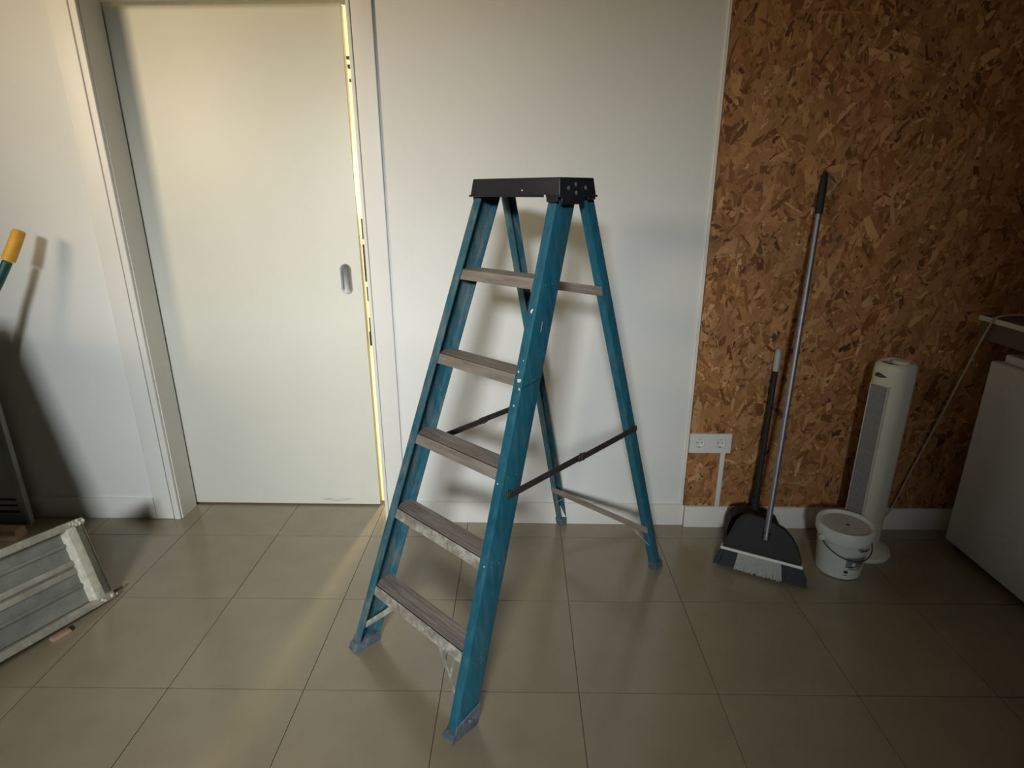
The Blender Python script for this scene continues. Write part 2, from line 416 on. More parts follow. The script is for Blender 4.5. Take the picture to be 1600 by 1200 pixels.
so = bpy.data.objects.new('strand_layer', me); COL.objects.link(so); so.parent = osb; so['kind'] = 'stuff'

# ------------------------------------------------------------------ step ladder
lad = thing('step_ladder', 'teal fibreglass step ladder with black cap and worn brown treads, standing open', 'ladder', (-0.0296, 1.7355, 0), -0.7405)
ZT = 1.385
def rail(name, foot, top, D, F, t, z0, z1, side, material, rearsign=1):
    """C channel: foot/top = front outer corner; web outside, flanges turned inwards"""
    a, b = Vector((foot[0], foot[1], 0)), Vector((top[0], top[1], ZT))
    d = (b - a).normalized()
    inw = Vector((-side, 0, 0)); inw = (inw - d * inw.dot(d)).normalized()
    rear = d.cross(inw); 
    if rear.y < 0: rear = -rear
    prof = [(0, 0), (F, 0), (F, t), (t, t), (t, D - t), (F, D - t), (F, D), (0, D)]
    def fn(p, z):
        q = a + inw * p[0] + rear * p[1]
        return q + d * ((z - q.z) / d.z)
    mb = MB(); n = 8
    mb.prism(prof, fn, z0, z1)
    return mb.build(name, material, lad, bevel=0.0018, seg=2)
FF, FT = (0.2516, -0.5166), (0.1615, -0.0202)
RF, RT = (0.2485, 0.5166), (0.1637, 0.0954)
def fcorner(z, s=1): t = z / ZT; return Vector((s * (FF[0] + (FT[0] - FF[0]) * t), FF[1] + (FT[1] - FF[1]) * t, z))
def rcorner(z, s=1): t = z / ZT; return Vector((s * (RF[0] + (RT[0] - RF[0]) * t), RF[1] + (RT[1] - RF[1]) * t, z))
for s in (1, -1):
    rail('front_rail', (s * FF[0], FF[1]), (s * FT[0], FT[1]), 0.075, 0.030, 0.005, 0.022, 1.395, s, TEAL if s > 0 else TEALD)
for s in (1, -1):
    rail('rear_rail', (s * RF[0], RF[1]), (s * RT[0], RT[1]), 0.036, 0.028, 0.004, 0.020, 1.395, s, TEAL if s > 0 else TEALD)

# treads
for n_, z in enumerate((1.180, 0.934, 0.691, 0.459, 0.212)):
    c = fcorner(z); hw = c.x - 0.0075; y0 = c.y + 0.007; dp = 0.068 
    t_ = MB()
    t_.box(-hw, hw, y0, y0 + dp, z - 0.005, z)
    t_.box(-hw, hw, y0 + dp - 0.004, y0 + dp, z - 0.022, z - 0.005)
    # anti-slip ribs on top
    for k_ in range(5):
        yy = y0 + 0.006 + k_ * 0.0122
        t_.box(-hw + 0.002, hw - 0.002, yy, yy + 0.008, z, z + 0.0007)
    tp = t_.build('tread', TREAD, lad, bevel=0.0006, seg=1)
    l_ = MB()
    lipz = 0.029
    fr = fcorner(z - lipz)
    l_.add([(-hw, y0 - 0.001, z), (hw, y0 - 0.001, z), (fr.x - .0075, fr.y + 0.006, z - lipz), (-fr.x + .0075, fr.y + 0.006, z - lipz),
            (-hw, y0 + 0.004, z), (hw, y0 + 0.004, z), (fr.x - .0075, fr.y + 0.011, z - lipz), (-fr.x + .0075, fr.y + 0.011, z - lipz)],
           [(0, 1, 2, 3), (7, 6, 5, 4), (0, 4, 5, 1), (1, 5, 6, 2), (2, 6, 7, 3), (3, 7, 4, 0)])
    l_.build('tread_lip', LIP if z < 0.6 else TREAD, tp, bevel=0.0008, seg=1)
    # end brackets under each tread, with the cut corner
    for s in (1, -1):
        ci = fcorner(z, s); br = MB()
        xo = ci.x - s * 0.0055; xi = ci.x - s * 0.0085
        poly = [(y0 + .006, z - .0055), (y0 + .066, z - .0055), (y0 + .066, z - .020), (y0 + .046, z - .045), (y0 - .012, z - .045)]
        br.prism(poly, lambda p, x: (x + s * (0.065 * (z - p[1])), p[0], p[1]), xi, xo)
        br.build('tread_bracket', TEALD if z > 0.6 else BRACE, tp, bevel=0.0005, seg=1)
    # rivet heads on the near web
    for s in (1,):
        rv = MB(); 
        for dy in (0.022, 0.05):
            p = fcorner(z - 0.016, s) + Vector((s * 0.001, dy, 0))
            rv.tube([p - Vector((0.002, 0, 0)), p + Vector((s * 0.0018, 0, 0))], [0.0035, 0.0028], 10)
        rv.build('rivet', TEAL, lad, smooth=True)

# diagonal braces under the lowest tread
zb = 0.212
for s in (1, -1):
    p0 = fcorner(0.186, s); p1 = fcorner(0.085, s)
    a = Vector((s * 0.112, p0.y + 0.010, 0.186)); b = Vector((p1.x - s * 0.010, p1.y + 0.008, 0.066))
    MB().bar(a, b, 0.016, 0.004, (0, 1, 0)).build('brace', BRACE, lad, bevel=0.0008, seg=1)
    a2 = Vector((s * 0.105, p0.y + 0.055, 0.190)); b2 = Vector((p1.x - s * 0.012, p1.y + 0.056, 0.070))
    MB().bar(a2, b2, 0.013, 0.004, (0, 1, 0)).build('brace', BRACE, lad, bevel=0.0008, seg=1)
    if s > 0:
        a3 = Vector((0.175, p0.y + 0.012, 0.186)); b3 = a.lerp(b, 0.52)
        MB().bar(a3, b3, 0.009, 0.003, (0, 1, 0)).build('brace', BRACE, lad, bevel=0.0006, seg=1)

# rear cross bars
for (z, h, t2) in ((1.118, 0.030, 0.003), (0.200, 0.030, 0.003)):
    c = rcorner(z)
    MB().bar((-c.x + .002, c.y - 0.002, z), (c.x - .002, c.y - 0.002, z), 0.005, h, (0, -0.3, 1)).build('cross_bar', TREAD, lad, bevel=0.001, seg=1)
c = rcorner(0.2)
for s in (1, -1):
    e = rcorner(0.125, s)
    MB().bar((s * (c.x - 0.075), c.y + 0.004, 0.186), (e.x - s * 0.010, e.y + 0.006, 0.125), 0.004, 0.013, (0, -1, 0)).build('brace', BRACE, lad, bevel=0.0006, seg=1)

# folding spreader bars with centre hinge
for s in (1, -1):
    a = fcorner(0.628, s) + Vector((s * 0.006, 0.034, 0)); b = rcorner(0.640, s) + Vector((s * 0.006, 0.016, 0))
    mid = a.lerp(b, 0.52)
    sp = MB(); d = (b - a).normalized()
    sp.bar(a - d * 0.014, mid + d * 0.018, 0.004, 0.021)
    o1 = sp.build('spreader_bar', SPREAD, lad, bevel=0.0012, seg=1)
    off = Vector((s * 0.0045, 0, 0))
    MB().bar(mid - d * 0.018 + off, b + d * 0.012 + off, 0.004, 0.021).build('spreader_link', SPREAD, o1, bevel=0.0012, seg=1)
    for p in (a, mid + off, b + off):
        MB().tube([p - Vector((s * 0.008, 0, 0)), p + Vector((s * 0.0045, 0, 0))], [0.0115, 0.0095], 16).build('pivot_bolt', SPREAD, o1, smooth=True)

# cap
cp = MB()
cx0, cx1, cy0, cy1 = -0.164, 0.180, -0.034, 0.124
cp.frustum((cx0, cx1, cy0, cy1), (cx0 + .007, cx1 - .006, cy0 + .006, cy1 - .006), 1.390, 1.4360)
capo = cp.build('cap', CAPB, lad, bevel=0.0035, seg=3)
lip = MB()
lip.box(cx0 - .003, cx1 + .003, cy0 - .003, cy1 + .003, 1.386, 1.3915)
lip.build('cap_lip', CAPB, capo, bevel=0.0012, seg=1)
for q in ((cx1 - .006, cx1 + .002, -0.026, 0.066, 1.368, 1.388),         # apron over the near front rail
          (cx1 - 0.045, cx1 - .0065, cy0 - .002, cy0 + .004, 1.374, 1.388),
          (cx0 - .001, cx0 + .006, -0.022, 0.060, 1.370, 1.388),
          (cx1 - .005, cx1 + .001, 0.088, 0.120, 1.379, 1.388)):
    MB().box(*q).build('cap_apron', CAPB, capo, bevel=0.0015, seg=1)
for (y, z) in ((0.004, 1.409), (0.036, 1.4185), (0.035, 1.397), (0.078, 1.410), (0.088, 1.4)):
    if y == 0.088: continue
    xs = cx1 - .006 * (z - 1.39) / .04
    MB().tube([(xs - .002, y, z), (xs + 0.0012, y, z), (xs + 0.0022, y, z)], [0.0055, 0.0055, 0.0032], 14).build('rivet', RIVET, capo, smooth=True)

# shoes
for s in (1, -1):
    e = fcorner(0.0, s)
    sh = MB()
    ix = sorted((e.x + s * 0.006, e.x - s * 0.040))
    sh.frustum((ix[0], ix[1], e.y - 0.010, e.y + 0.085), (ix[0] + (.002 if s < 0 else .012), ix[1] - (.002 if s > 0 else .012), e.y + 0.000, e.y + 0.092), 0.0005, 0.024)
    # upstand round the rail
    so_ = sh.build('shoe', SHOE, lad, bevel=0.004, seg=2)
    e2 = fcorner(0.045, s)
    w = MB()
    w.add([(e.x + s * .005, e.y + .004, .02), (e.x + s * .005, e.y + .092, .02), (e2.x + s * .004, e2.y + .084, .062), (e2.x + s * .004, e2.y - .003, .040),
           (e.x - s * .000, e.y + .004, .02), (e.x - s * .000, e.y + .092, .02), (e2.x - s * .000, e2.y + .084, .062), (e2.x - s * .000, e2.y - .003, .040)],
          [(0, 1, 2, 3), (7, 6, 5, 4), (0, 4, 5, 1), (1, 5, 6, 2), (2, 6, 7, 3), (3, 7, 4, 0)])
    w.build('shoe_plate', SHOE, so_, bevel=0.001, seg=1)
    p = fcorner(0.033, s) + Vector((s * 0.005, 0.045, 0))
    MB().tube([p - Vector((s * .006, 0, 0)), p + Vector((s * .003, 0, 0))], [0.007, 0.005], 10).build('bolt', RIVET, so_, smooth=True)
    r = rcorner(0.0, s)
    ix = sorted((r.x + s * 0.004, r.x - s * 0.033))
    MB().frustum((ix[0], ix[1], r.y - 0.004, r.y + 0.046), (ix[0] + .001, ix[1] - .001, r.y - 0.012, r.y + 0.036), 0.0005, 0.034).build('shoe', SHOE, lad, bevel=0.003, seg=2)

# paint splashes on the near front rail and cap
def splash(face_pts, parent):
    MB().add(face_pts, [tuple(range(len(face_pts)))]).build('paint_splash', SPLAT, parent)
dF = (fcorner(1) - fcorner(0)).normalized()
def on_web(z, r, dz, w):      # dribble on the outer web of the near front rail
    c = fcorner(z) + Vector((0.0006, r, 0))
    splash([c, c + Vector((0, w, 0)), c + Vector((0, w * .8, 0)) + dF * dz, c + Vector((0, w * .1, 0)) + dF * dz], lad)
on_web(1.045, 0.034, 0.028, 0.0022)
c0 = fcorner(0.905) + Vector((0.0006, 0.002, 0)); c1 = fcorner(0.907) + Vector((0.0006, 0.002, 0))
MB().add([c0, c0 + Vector((0, 0.077, 0.012)), c1 + Vector((0, 0.077, 0.012)), c1], [(0, 1, 2, 3)]).build('rail_seam', mat('dark_seam', (.006, .04, .06), .6), lad)
def on_flange(z, i, sz, seed):
    g = random.Random(seed); c = fcorner(z) + Vector((-i, -0.0007, 0)); pts = []
    for k in range(9):
        a = 2 * math.pi * k / 9; rr_ = sz * g.uniform(.4, 1.1)
        pts.append(c + Vector((math.cos(a) * rr_, 0, 0)) + dF * (math.sin(a) * rr_ * 1.2))
    splash(pts, lad)
on_flange(1.100, 0.014, 0.006, 1); on_flange(0.925, 0.012, 0.007, 2); on_flange(0.945, 0.020, 0.004, 3); on_flange(0.905, 0.006, 0.004, 4)
on_flange(0.86, 0.014, 0.003, 5); on_flange(0.66, 0.018, 0.003, 6); on_flange(0.975, 0.010, 0.003, 7); on_flange(0.45, 0.010, 0.003, 8)
g = random.Random(9)
splash([Vector((cx1 - 0.048 + g.uniform(.5, 1) * .005 * math.cos(a), cy0 - .0036, 1.389 + g.uniform(.5, 1) * .005 * math.sin(a))) for a in [k * .785 for k in range(8)]], capo)
splash([Vector((cx1 - 0.135 + .003 * math.cos(a), cy0 + .0016, 1.404 + .002 * math.sin(a))) for a in [k * .785 for k in range(8)]], capo)

# ------------------------------------------------------------------ double socket and conduit
sy = W - 0.0145
sk = thing('double_socket', 'white double wall socket on the strand board', 'socket', (0.765, sy - .0015, 0.400))
pl = MB(); nn = 40; hw_, hh_ = 0.0425, 0.043; Rr = 0.020
for cxx in (-0.0425, 0.0425):
    ring, sq, cup, bot = [], [], [], []
    for k in range(nn):
        a = 2 * math.pi * k / nn; c_, s_ = math.cos(a), math.sin(a)
        q = min(hw_ / abs(c_) if abs(c_) > 1e-6 else 9, hh_ / abs(s_) if abs(s_) > 1e-6 else 9)
        sq.append((cxx + c_ * q, -0.011, s_ * q)); ring.append((cxx + c_ * Rr, -0.011, s_ * Rr))
        cup.append((cxx + c_ * (Rr - .001), -0.002, s_ * (Rr - .001)))
    o = len(pl.v); pl.v += sq + ring + cup
    for k in range(nn):
        k2 = (k + 1) % nn
        pl.f.append((o + k, o + k2, o + nn + k2, o + nn + k)); pl.f.append((o + nn + k, o + nn + k2, o + 2 * nn + k2, o + 2 * nn + k))
    pl.f.append(tuple(o + 2 * nn + k for k in range(nn)))
pl.build('face_plate', WHITEP, sk)
MB().box(-0.085, 0.085, -0.0105, -0.0005, -0.043, -0.0425).box(-0.085, 0.085, -0.0105, -0.0005, 0.0425, 0.043).box(-0.0855, -0.085, -0.0105, -0.0005, -0.043, 0.043).box(0.085, 0.0855, -0.0105, -0.0005, -0.043, 0.043).build('plate_rim', WHITEP, sk)
for cxx in (-0.0425, 0.0425):
    for dx in (-0.0095, 0.0095):
        MB().tube([(cxx + dx, -0.0019, 0), (cxx + dx, -0.0026, 0)], 0.0027, 12).build('pin_hole', PRINT, sk)
    for dz in (-0.0175, 0.0175):
        MB().box(cxx - .003, cxx + .003, -0.009, -0.002, dz - .001, dz + .001).build('earth_clip', RIVET, sk)
cd = MB().box(-0.0095, 0.0095, -0.012, 0, 0, 0.2555).build('cable_conduit', WHITEP, None, bevel=0.002, loc=(0.821, sy - .0015, BB + 0.0005))
tag(cd, 'white plastic cable duct running down from the wall socket to the baseboard', 'conduit')

# ------------------------------------------------------------------ broom
def basis_obj(name, label, cat, loc, xdir, zdir):
    o = thing(name, label, cat)
    z = Vector(zdir).normalized(); x = Vector(xdir); x = (x - z * x.dot(z)).normalized(); y = z.cross(x)
    M4 = Matrix.Identity(4)
    for i in range(3): M4[i][0] = x[i]; M4[i][1] = y[i]; M4[i][2] = z[i]
    M4.translation = loc; o.matrix_world = M4
    return o
base = Vector((0.889, 1.934, 0.004)); tip = Vector((1.063, 2.262, 1.467))
bz = (tip - Vector((0.905, 1.955, 0.13))).normalized()
bm_ = basis_obj('broom', 'broom with long aluminium handle, black shroud and two-tone bristles, leaning on strand board', 'broom', base, (0.283, -0.144, 0), bz)
L_h = (tip - base).length
sh = [(-0.140, .078), (0.140, .078), (0.137, .095), (0.118, .138), (0.096, .170), (0.066, .197), (0.025, .212), (-0.025, .222), (-0.062, .224), (-0.090, .210), (-0.108, .180), (-0.124, .130), (-0.138, .092)]
MB().prism(sh, lambda p, y: (p[0], y * (1.0 if p[1] < .1 else .8), p[1]), -0.024, 0.024).build('shroud', BLACKP, bm_, bevel=0.006, seg=2)
MB().box(-0.146, 0.146, -0.0265, 0.0265, 0.068, 0.078).build('white_strip', WHITEP, bm_, bevel=0.002)
def bristles(xa0, xa1, xb0, xb1, name, m_):
    g = random.Random(hash(name) % 99 + int(xa0 * 1000)); b_ = MB(); n = int((xa1 - xa0) / 0.0017)
    for k in range(n):
        for r_ in range(5):
            t = (k + g.random()) / n; yt = -0.021 + r_ * 0.0105
            x1 = xa0 + (xa1 - xa0) * t; x2 = xb0 + (xb1 - xb0) * t + g.gauss(0, .0015)
            y2 = yt * 1.35 + g.gauss(0, .002)
            z2 = g.uniform(0.0, 0.008) + (0.012 * ((y2 + .03) / .06))
            w_ = 0.0019
            b_.add([(x1 - w_, yt, .070), (x1 + w_, yt, .070), (x1, yt + w_ * 1.6, .070), (x2 - w_, y2, z2), (x2 + w_, y2, z2), (x2, y2 + w_ * 1.6, z2)], [(0, 1, 4, 3), (1, 2, 5, 4), (2, 0, 3, 5), (3, 4, 5)])
    o = b_.build(name, m_, bm_); o['kind'] = 'stuff'; return o
bristles(-0.142, -0.080, -0.164, -0.088, 'dark_bristles', BRIS)
bristles(-0.080, 0.072, -0.088, 0.080, 'light_bristles', BRISL)
bristles(0.072, 0.142, 0.080, 0.166, 'dark_bristles', BRIS)
inv = bm_.matrix_world.inverted()
lt = inv @ tip; hb = inv @ Vector((0.905, 1.948, 0.150)); hb.y = -0.028; 
MB().tube([hb, hb.lerp(lt, 0.5), hb.lerp(lt, 0.895)], 0.0105, 16).build('handle', ALU, bm_, smooth=True)
g0 = hb.lerp(lt, 0.888)
MB().tube([g0, g0.lerp(lt, .05), g0.lerp(lt, .6), g0.lerp(lt, .88), g0.lerp(lt, .97), lt], [0.0125, 0.0135, 0.0135, 0.0115, 0.008, 0.003], 16).build('hand_grip', BLACKP, bm_, smooth=True)
MB().tube([hb - Vector((0, -.004, .002)), hb + Vector((0, .004, .03))], 0.0135, 14).build('ferrule', BLACKP, bm_, smooth=True)

# long-handled dustpan behind the broom
dp_ = thing('dustpan', 'black long-handled dustpan with grey handle tip, standing behind the broom', 'dustpan', (0.925, 2.125, 0.0), -0.20)
pan = MB()
arch = [(-0.100, 0.003), (0.115, 0.003), (0.110, 0.09), (0.094, 0.125), (0.066, 0.148), (0.028, 0.158), (-0.028, 0.160), (-0.066, 0.152), (-0.088, 0.13), (-0.098, 0.09)]
pan.prism(arch, lambda p, y: (p[0], y + p[1] * 0.12, p[1]), 0.030, 0.036)
for i in range(1, len(arch)):       # upturned rim
    a, b = arch[i], arch[(i + 1) % len(arch)]
    if i == len(arch) - 1: b = arch[0]
    pan.add([(a[0], -0.03 + a[1] * .12, a[1]), (b[0], -0.03 + b[1] * .12, b[1]), (b[0], .034 + b[1] * .12, b[1]), (a[0], .034 + a[1] * .12, a[1]),
             (a[0] * .97, -0.03 + a[1] * .12, a[1] - .003), (b[0] * .97, -0.03 + b[1] * .12, b[1] - .003), (b[0] * .97, .034 + b[1] * .12, b[1] - .003), (a[0] * .97, .034 + a[1] * .12, a[1] - .003)],
            [(0, 1, 2, 3), (7, 6, 5, 4), (0, 4, 5, 1), (1, 5, 6, 2), (2, 6, 7, 3), (3, 7, 4, 0)])
pan.build('pan', BLACKP, dp_)
rz = Matrix.Rotation(0.20, 3, 'Z')
def dl(p): return rz @ (Vector(p) - Vector((0.925, 2.125, 0)))
h0, h1, h2 = dl((0.937, 2.158, 0.165)), dl((0.983, 2.252, 0.724)), dl((0.988, 2.262, 0.808))
MB().tube([h0, h0.lerp(h1, .5), h1], 0.0105, 14).build('handle', BLACKP, dp_, smooth=True)
MB().tube([h1.lerp(h2, -.03), h1.lerp(h2, .85), h2], [0.0125, 0.0125, 0.007], 14).build('handle_tip', mat('grey_tip', (.42, .42, .41), .5), dp_, smooth=True)
MB().tube([dl((.936, 2.152, .13)), dl((.939, 2.163, .21))], 0.014, 14).build('handle_socket', BLACKP, dp_, smooth=True)

# ------------------------------------------------------------------ bucket
bk = thing('paint_bucket', 'white plastic bucket with lid and wire handle, in front of the tower fan', 'bucket', (1.214, 1.984, 0), 0)
R0, R1, HB = 0.078, 0.0965, 0.200
MB().lathe([(R0 - .006, 0.0005), (R0, 0.004), (R0 + (R1 - R0) * .62, HB * .70), (R1 - .004, HB * .74), (R1 - .002, HB * .76), (R1 - .003, HB * .80), (R1 - .002, HB * .97), (R1 - .01, HB * .97)], 56).build('body', BUCK, bk, smooth=True)
MB().lathe([(R1 - .002, HB * .83), (R1 + .005, HB * .84), (R1 + .0055, HB * .99), (R1 + .003, HB * 1.02), (R1 - .004, HB * 1.02), (R1 - .009, HB * .985), (R1 - .012, HB * .97), (0.02, HB * .965)], 56).build('lid_rim', BUCK, bk, smooth=True)
MB().lathe([(R1 - .013, HB * .967), (R1 - .0135, HB * .9725), (0.016, HB * .9735)], 48).build('lid', LIDM, bk, smooth=True)
MB().lathe([(0.006, HB * .9735), (0.006, HB * .981), (0.003, HB * .983)], 16, 0.006, -0.003).build('lid_plug', PRINT, bk, smooth=True)
# bail handle hanging down on the camera-right side, from two ears
camdir = math.atan2(-1.984, -1.214)
def bpt(ang, z, off=0.006):
    r_ = R0 + (R1 - R0) * min(1, z / (HB * .75)) + off
    return Vector((math.cos(ang) * r_, math.sin(ang) * r_, z))
angc = camdir + 0.75
pts = []
for k in range(33):
    t = -1 + 2 * k / 32
    pts.append(bpt(angc + t * 1.50, 0.152 - 0.056 * (1 - t * t) , 0.005 + 0.004 * (1 - abs(t))))
MB().tube(pts, 0.0022, 8).build('bail_handle', SPREAD, bk, smooth=True)
for s in (-1, 1):
    p = bpt(angc + s * 1.50, 0.154, 0.0); q = bpt(angc + s * 1.50, 0.154, 0.009)
    MB().tube([p, q], [0.012, 0.010], 14).build('handle_ear', BUCK, bk, smooth=True)
def patch(a0_, a1_, z0, z1, m_, name, n=8, off=0.0012, shear=0.0):
    v = []; f = []
    for k in range(n + 1):
        a = a0_ + (a1_ - a0_) * k / n
        for z in (z0, z1): v.append(bpt(a, z + shear * k / n, off))
    for k in range(n): f.append((2 * k, 2 * k + 2, 2 * k + 3, 2 * k + 1))
    return MB().add(v, f).build(name, m_, bk)
a_ = camdir
patch(a_ + .30, a_ + 1.05, 0.060, 0.106, GREYPR, 'label_print')
for (x0, x1, z0, z1, mm) in ((.40, .62, .060, .066, PRINT), (.55, .95, .089, .093, PRINT), (.52, .66, .070, .084, BUCK), (.74, .98, .078, .084, PRINT), (.45, 1.0, .052, .0545, PRINT), (.28, .44, .034, .046, PRINT), (.22, .46, .024, .0265, PRINT), (.72, 1.3, .134, .139, PRINT), (.60, .85, .142, .147, GREYPR)):
    patch(a_ + x0, a_ + x1, z0, z1, mm, 'label_print', off=0.0018)

# ------------------------------------------------------------------ tower fan
FX, FY = 1.368, 2.125
fan = thing('tower_fan', 'cream white tower fan with grey grille, standing by the strand board behind the bucket', 'fan', (FX, FY, 0), math.radians(205 + 90))
def rrect(w, d, r, n=8):
    pts = []
    for (sx, sy_, a0_) in ((1, 1, 0), (-1, 1, 90), (-1, -1, 180), (1, -1, 270)):
        for k in range(n + 1):
            a = math.radians(a0_ + 90 * k / n); pts.append((sx * (w / 2 - r) + r * math.cos(a), sy_ * (d / 2 - r) + r * math.sin(a)))
    return pts
prof = rrect(0.118, 0.135, 0.050)
body = MB(); lev = [(0.035, .93), (0.05, 1.0), (0.77, 1.04), (0.787, 1.01), (0.796, .93), (0.799, .82)]
kk = len(prof); vs = []; fs = []
for (z, s) in lev: vs += [(p[0] * s, p[1] * s, z) for p in prof]
for l in range(len(lev) - 1):
    for i in range(kk): fs.append((l * kk + i, l * kk + (i + 1) % kk, (l + 1) * kk + (i + 1) % kk, (l + 1) * kk + i))
fs.append(tuple(range(kk - 1, -1, -1)))
top = (len(lev) - 1) * kk
vs += [(p[0] * .70, p[1] * .70, 0.793) for p in prof]
for i in range(kk): fs.append((top + i, top + (i + 1) % kk, top + kk + (i + 1) % kk, top + kk + i))
fs.append(tuple(top + kk + i for i in range(kk)))
body.add(vs, fs).build('body', FANW, fan, smooth=True)
MB().lathe([(0.030, 0.7935), (0.030, .801), (0.026, .805), (0.010, .806)], 28, 0.01, 0.01).build('control_knob', FANW, fan, smooth=True)
MB().box(-0.03, 0.03, -0.046, -0.030, 0.793, 0.7965).build('control_panel', PRINT, fan, bevel=0.001)
MB().lathe([(0.112, 0.0005), (0.114, 0.006), (0.110, 0.018), (0.080, 0.030), (0.052, 0.040)], 48, 0.0, 0.0).build('base', FANW, fan, smooth=True)
# front (local -y): recessed grille field with bars
yf = -0.0695
MB().box(-0.033, 0.033, yf - .0012, yf + .012, 0.13, 0.715).build('grille_field', FANG, fan)
gbm = mat('grille_bar', (.33, .33, .32), .55)
for k in range(9):
    x = -0.031 + k * 0.00775; MB().box(x - .0011, x + .0011, yf - .0035, yf - .0014, 0.132, 0.713).build('grille_bar', gbm, fan)
for k in range(12): MB().box(-0.033, 0.033, yf - .0044, yf - .0036, 0.155 + k * .049, 0.1575 + k * .049).build('grille_cross_bar', gbm, fan)
fr_ = MB()
for (x0, x1, z0, z1) in ((-.036, -.033, .127, .718), (.033, .036, .127, .718), (-.033, .033, .127, .130), (-.033, .033, .715, .718)):
    fr_.box(x0, x1, yf - .004, yf + .01, z0, z1)
fr_.build('grille_frame', FANW, fan, bevel=0.0005, seg=1)
em = [(-0.026, 0.752), (-0.022, 0.760), (-0.014, 0.7625), (-0.004, 0.760), (0.012, 0.754), (0.020, 0.750), (0.008, 0.7475), (-0.006, 0.745), (-0.022, 0.746)]
e1 = MB().prism(em, lambda p, y: (p[0], y, p[1]), yf - .0022, yf - .0002).build('emblem', PRINT, fan)
MB().prism([(-.010, .7515), (-.004, .7545), (-.002, .752), (-.008, .749)], lambda p, y: (p[0], y, p[1]), yf - .0028, yf - .0021).build('emblem_mark', FANG, e1)

# ------------------------------------------------------------------ fridge, worktop and cable on the right
fg = thing('fridge', 'white under-counter fridge at the right edge, in shade', 'fridge', (2.03, 1.86, 0))
MB().box(-0.295, 0.295, -0.26, 0.30, 0.03, 0.795).build('cabinet', FRIDGE, fg, bevel=0.008, seg=3)
MB().box(-0.270, 0.295, -0.30, 0.27, 0.797, 0.828).build('top_panel', FRIDGE, fg, bevel=0.006, seg=2)
fd = MB().box(-0.295, 0.295, -0.315, -0.264, 0.06, 0.79).build('door', FRIDGE, fg, bevel=0.008, seg=3)
MB().box(0.20, 0.23, -0.335, -0.315, 0.50, 0.70).build('handle', STEEL, fd, bevel=0.004)
for (x, y) in ((-.26, -.22), (.26, -.22), (-.26, .26), (.26, .26)):
    MB().tube([(x, y, 0.0005), (x, y, 0.031)], 0.016, 14).build('foot', BLACKP, fg, smooth=True)
wt = thing('worktop', 'white-edged wall-mounted worktop with dark apron above the fridge', 'worktop', (1.74, 1.87, 0.945))
MB().box(0.004, 0.75, -0.36, W - .0165 - 1.87, -0.018, 0).build('board', APRON, wt, bevel=0.0015)
MB().box(0.0, 0.0038, -0.36, W - .0165 - 1.87, -0.018, 0.0005).build('edge_band', WHITEP, wt, bevel=0.001)
MB().box(0.012, 0.74, -0.345, W - .0165 - 1.87, -0.088, -0.0185).build('apron', APRON, wt)
for x in (0.30, 0.62):
    b_ = MB(); b_.box(x, x + .02, .33, W - .0165 - 1.87, -0.094, -0.0885); b_.build('bracket', STEEL, wt)
MB().box(0.012, 0.04, 0.36, W - .0165 - 1.87, -0.02, 0).v
cpts = [(1.452, 2.19, 0.09), (1.50, 2.245, 0.05), (1.555, 2.258, 0.10), (1.60, 2.247, 0.30), (1.655, 2.23, 0.55), (1.70, 2.212, 0.78), (1.730, 2.198, 0.925), (1.742, 2.192, 0.951), (1.775, 2.180, 0.962), (1.84, 2.16, 0.966), (1.95, 2.13, 0.955), (2.15, 2.10, 0.949)]
def smooth_path(P, n=6):
    P = [Vector(p) for p in P]; out = []
    for i in range(len(P) - 1):
        p0, p1, p2, p3 = P[max(i - 1, 0)], P[i], P[i + 1], P[min(i + 2, len(P) - 1)]
        for k in range(n):
            t = k / n
            out.append(0.5 * ((2 * p1) + (p2 - p0) * t + (2 * p0 - 5 * p1 + 4 * p2 - p3) * t * t + (3 * p1 - p0 - 3 * p2 + p3) * t ** 3))
    out.append(P[-1]); return out
cb = MB().tube(smooth_path(cpts), 0.0038, 10).build('power_cable', CORD, None, smooth=True)
tag(cb, 'thin pale cable hanging from the worktop down behind the tower fan', 'cable')

# ------------------------------------------------------------------ left: wheelbarrow, scaffold platform, panel, offcuts
wh = thing('wheelbarrow', 'green wheelbarrow stood on end at the left edge, yellow rubber handle grip showing', 'wheelbarrow', (-2.40, 2.00, 0))
def wl(*p): return Vector(p) - Vector((-2.40, 2.00, 0))
for s in (0, 1):
    mir = lambda p: wl(p[0], p[1], p[2]) if s == 0 else wl(-4.82 - p[0], p[1], p[2])
    path = [mir(p) for p in ((-1.868, 2.168, 1.270), (-1.890, 2.152, 1.215), (-1.916, 2.137, 1.160), (-1.952, 2.117, 1.09), (-2.000, 2.09, 1.00), (-2.06, 2.05, .85), (-2.12, 1.98, .60), (-2.22, 1.90, .35), (-2.36, 1.86, .185))]
    MB().tube(smooth_path(path[2:]), 0.0165, 14).build('handle_tube', GREEN, wh, smooth=True)
    MB().tube([path[0], path[0].lerp(path[1], .12), path[1], path[2].lerp(path[1], .1)], [0.018, 0.0215, 0.0215, 0.0225], 16).build('hand_grip', YELLOW, wh, smooth=True)
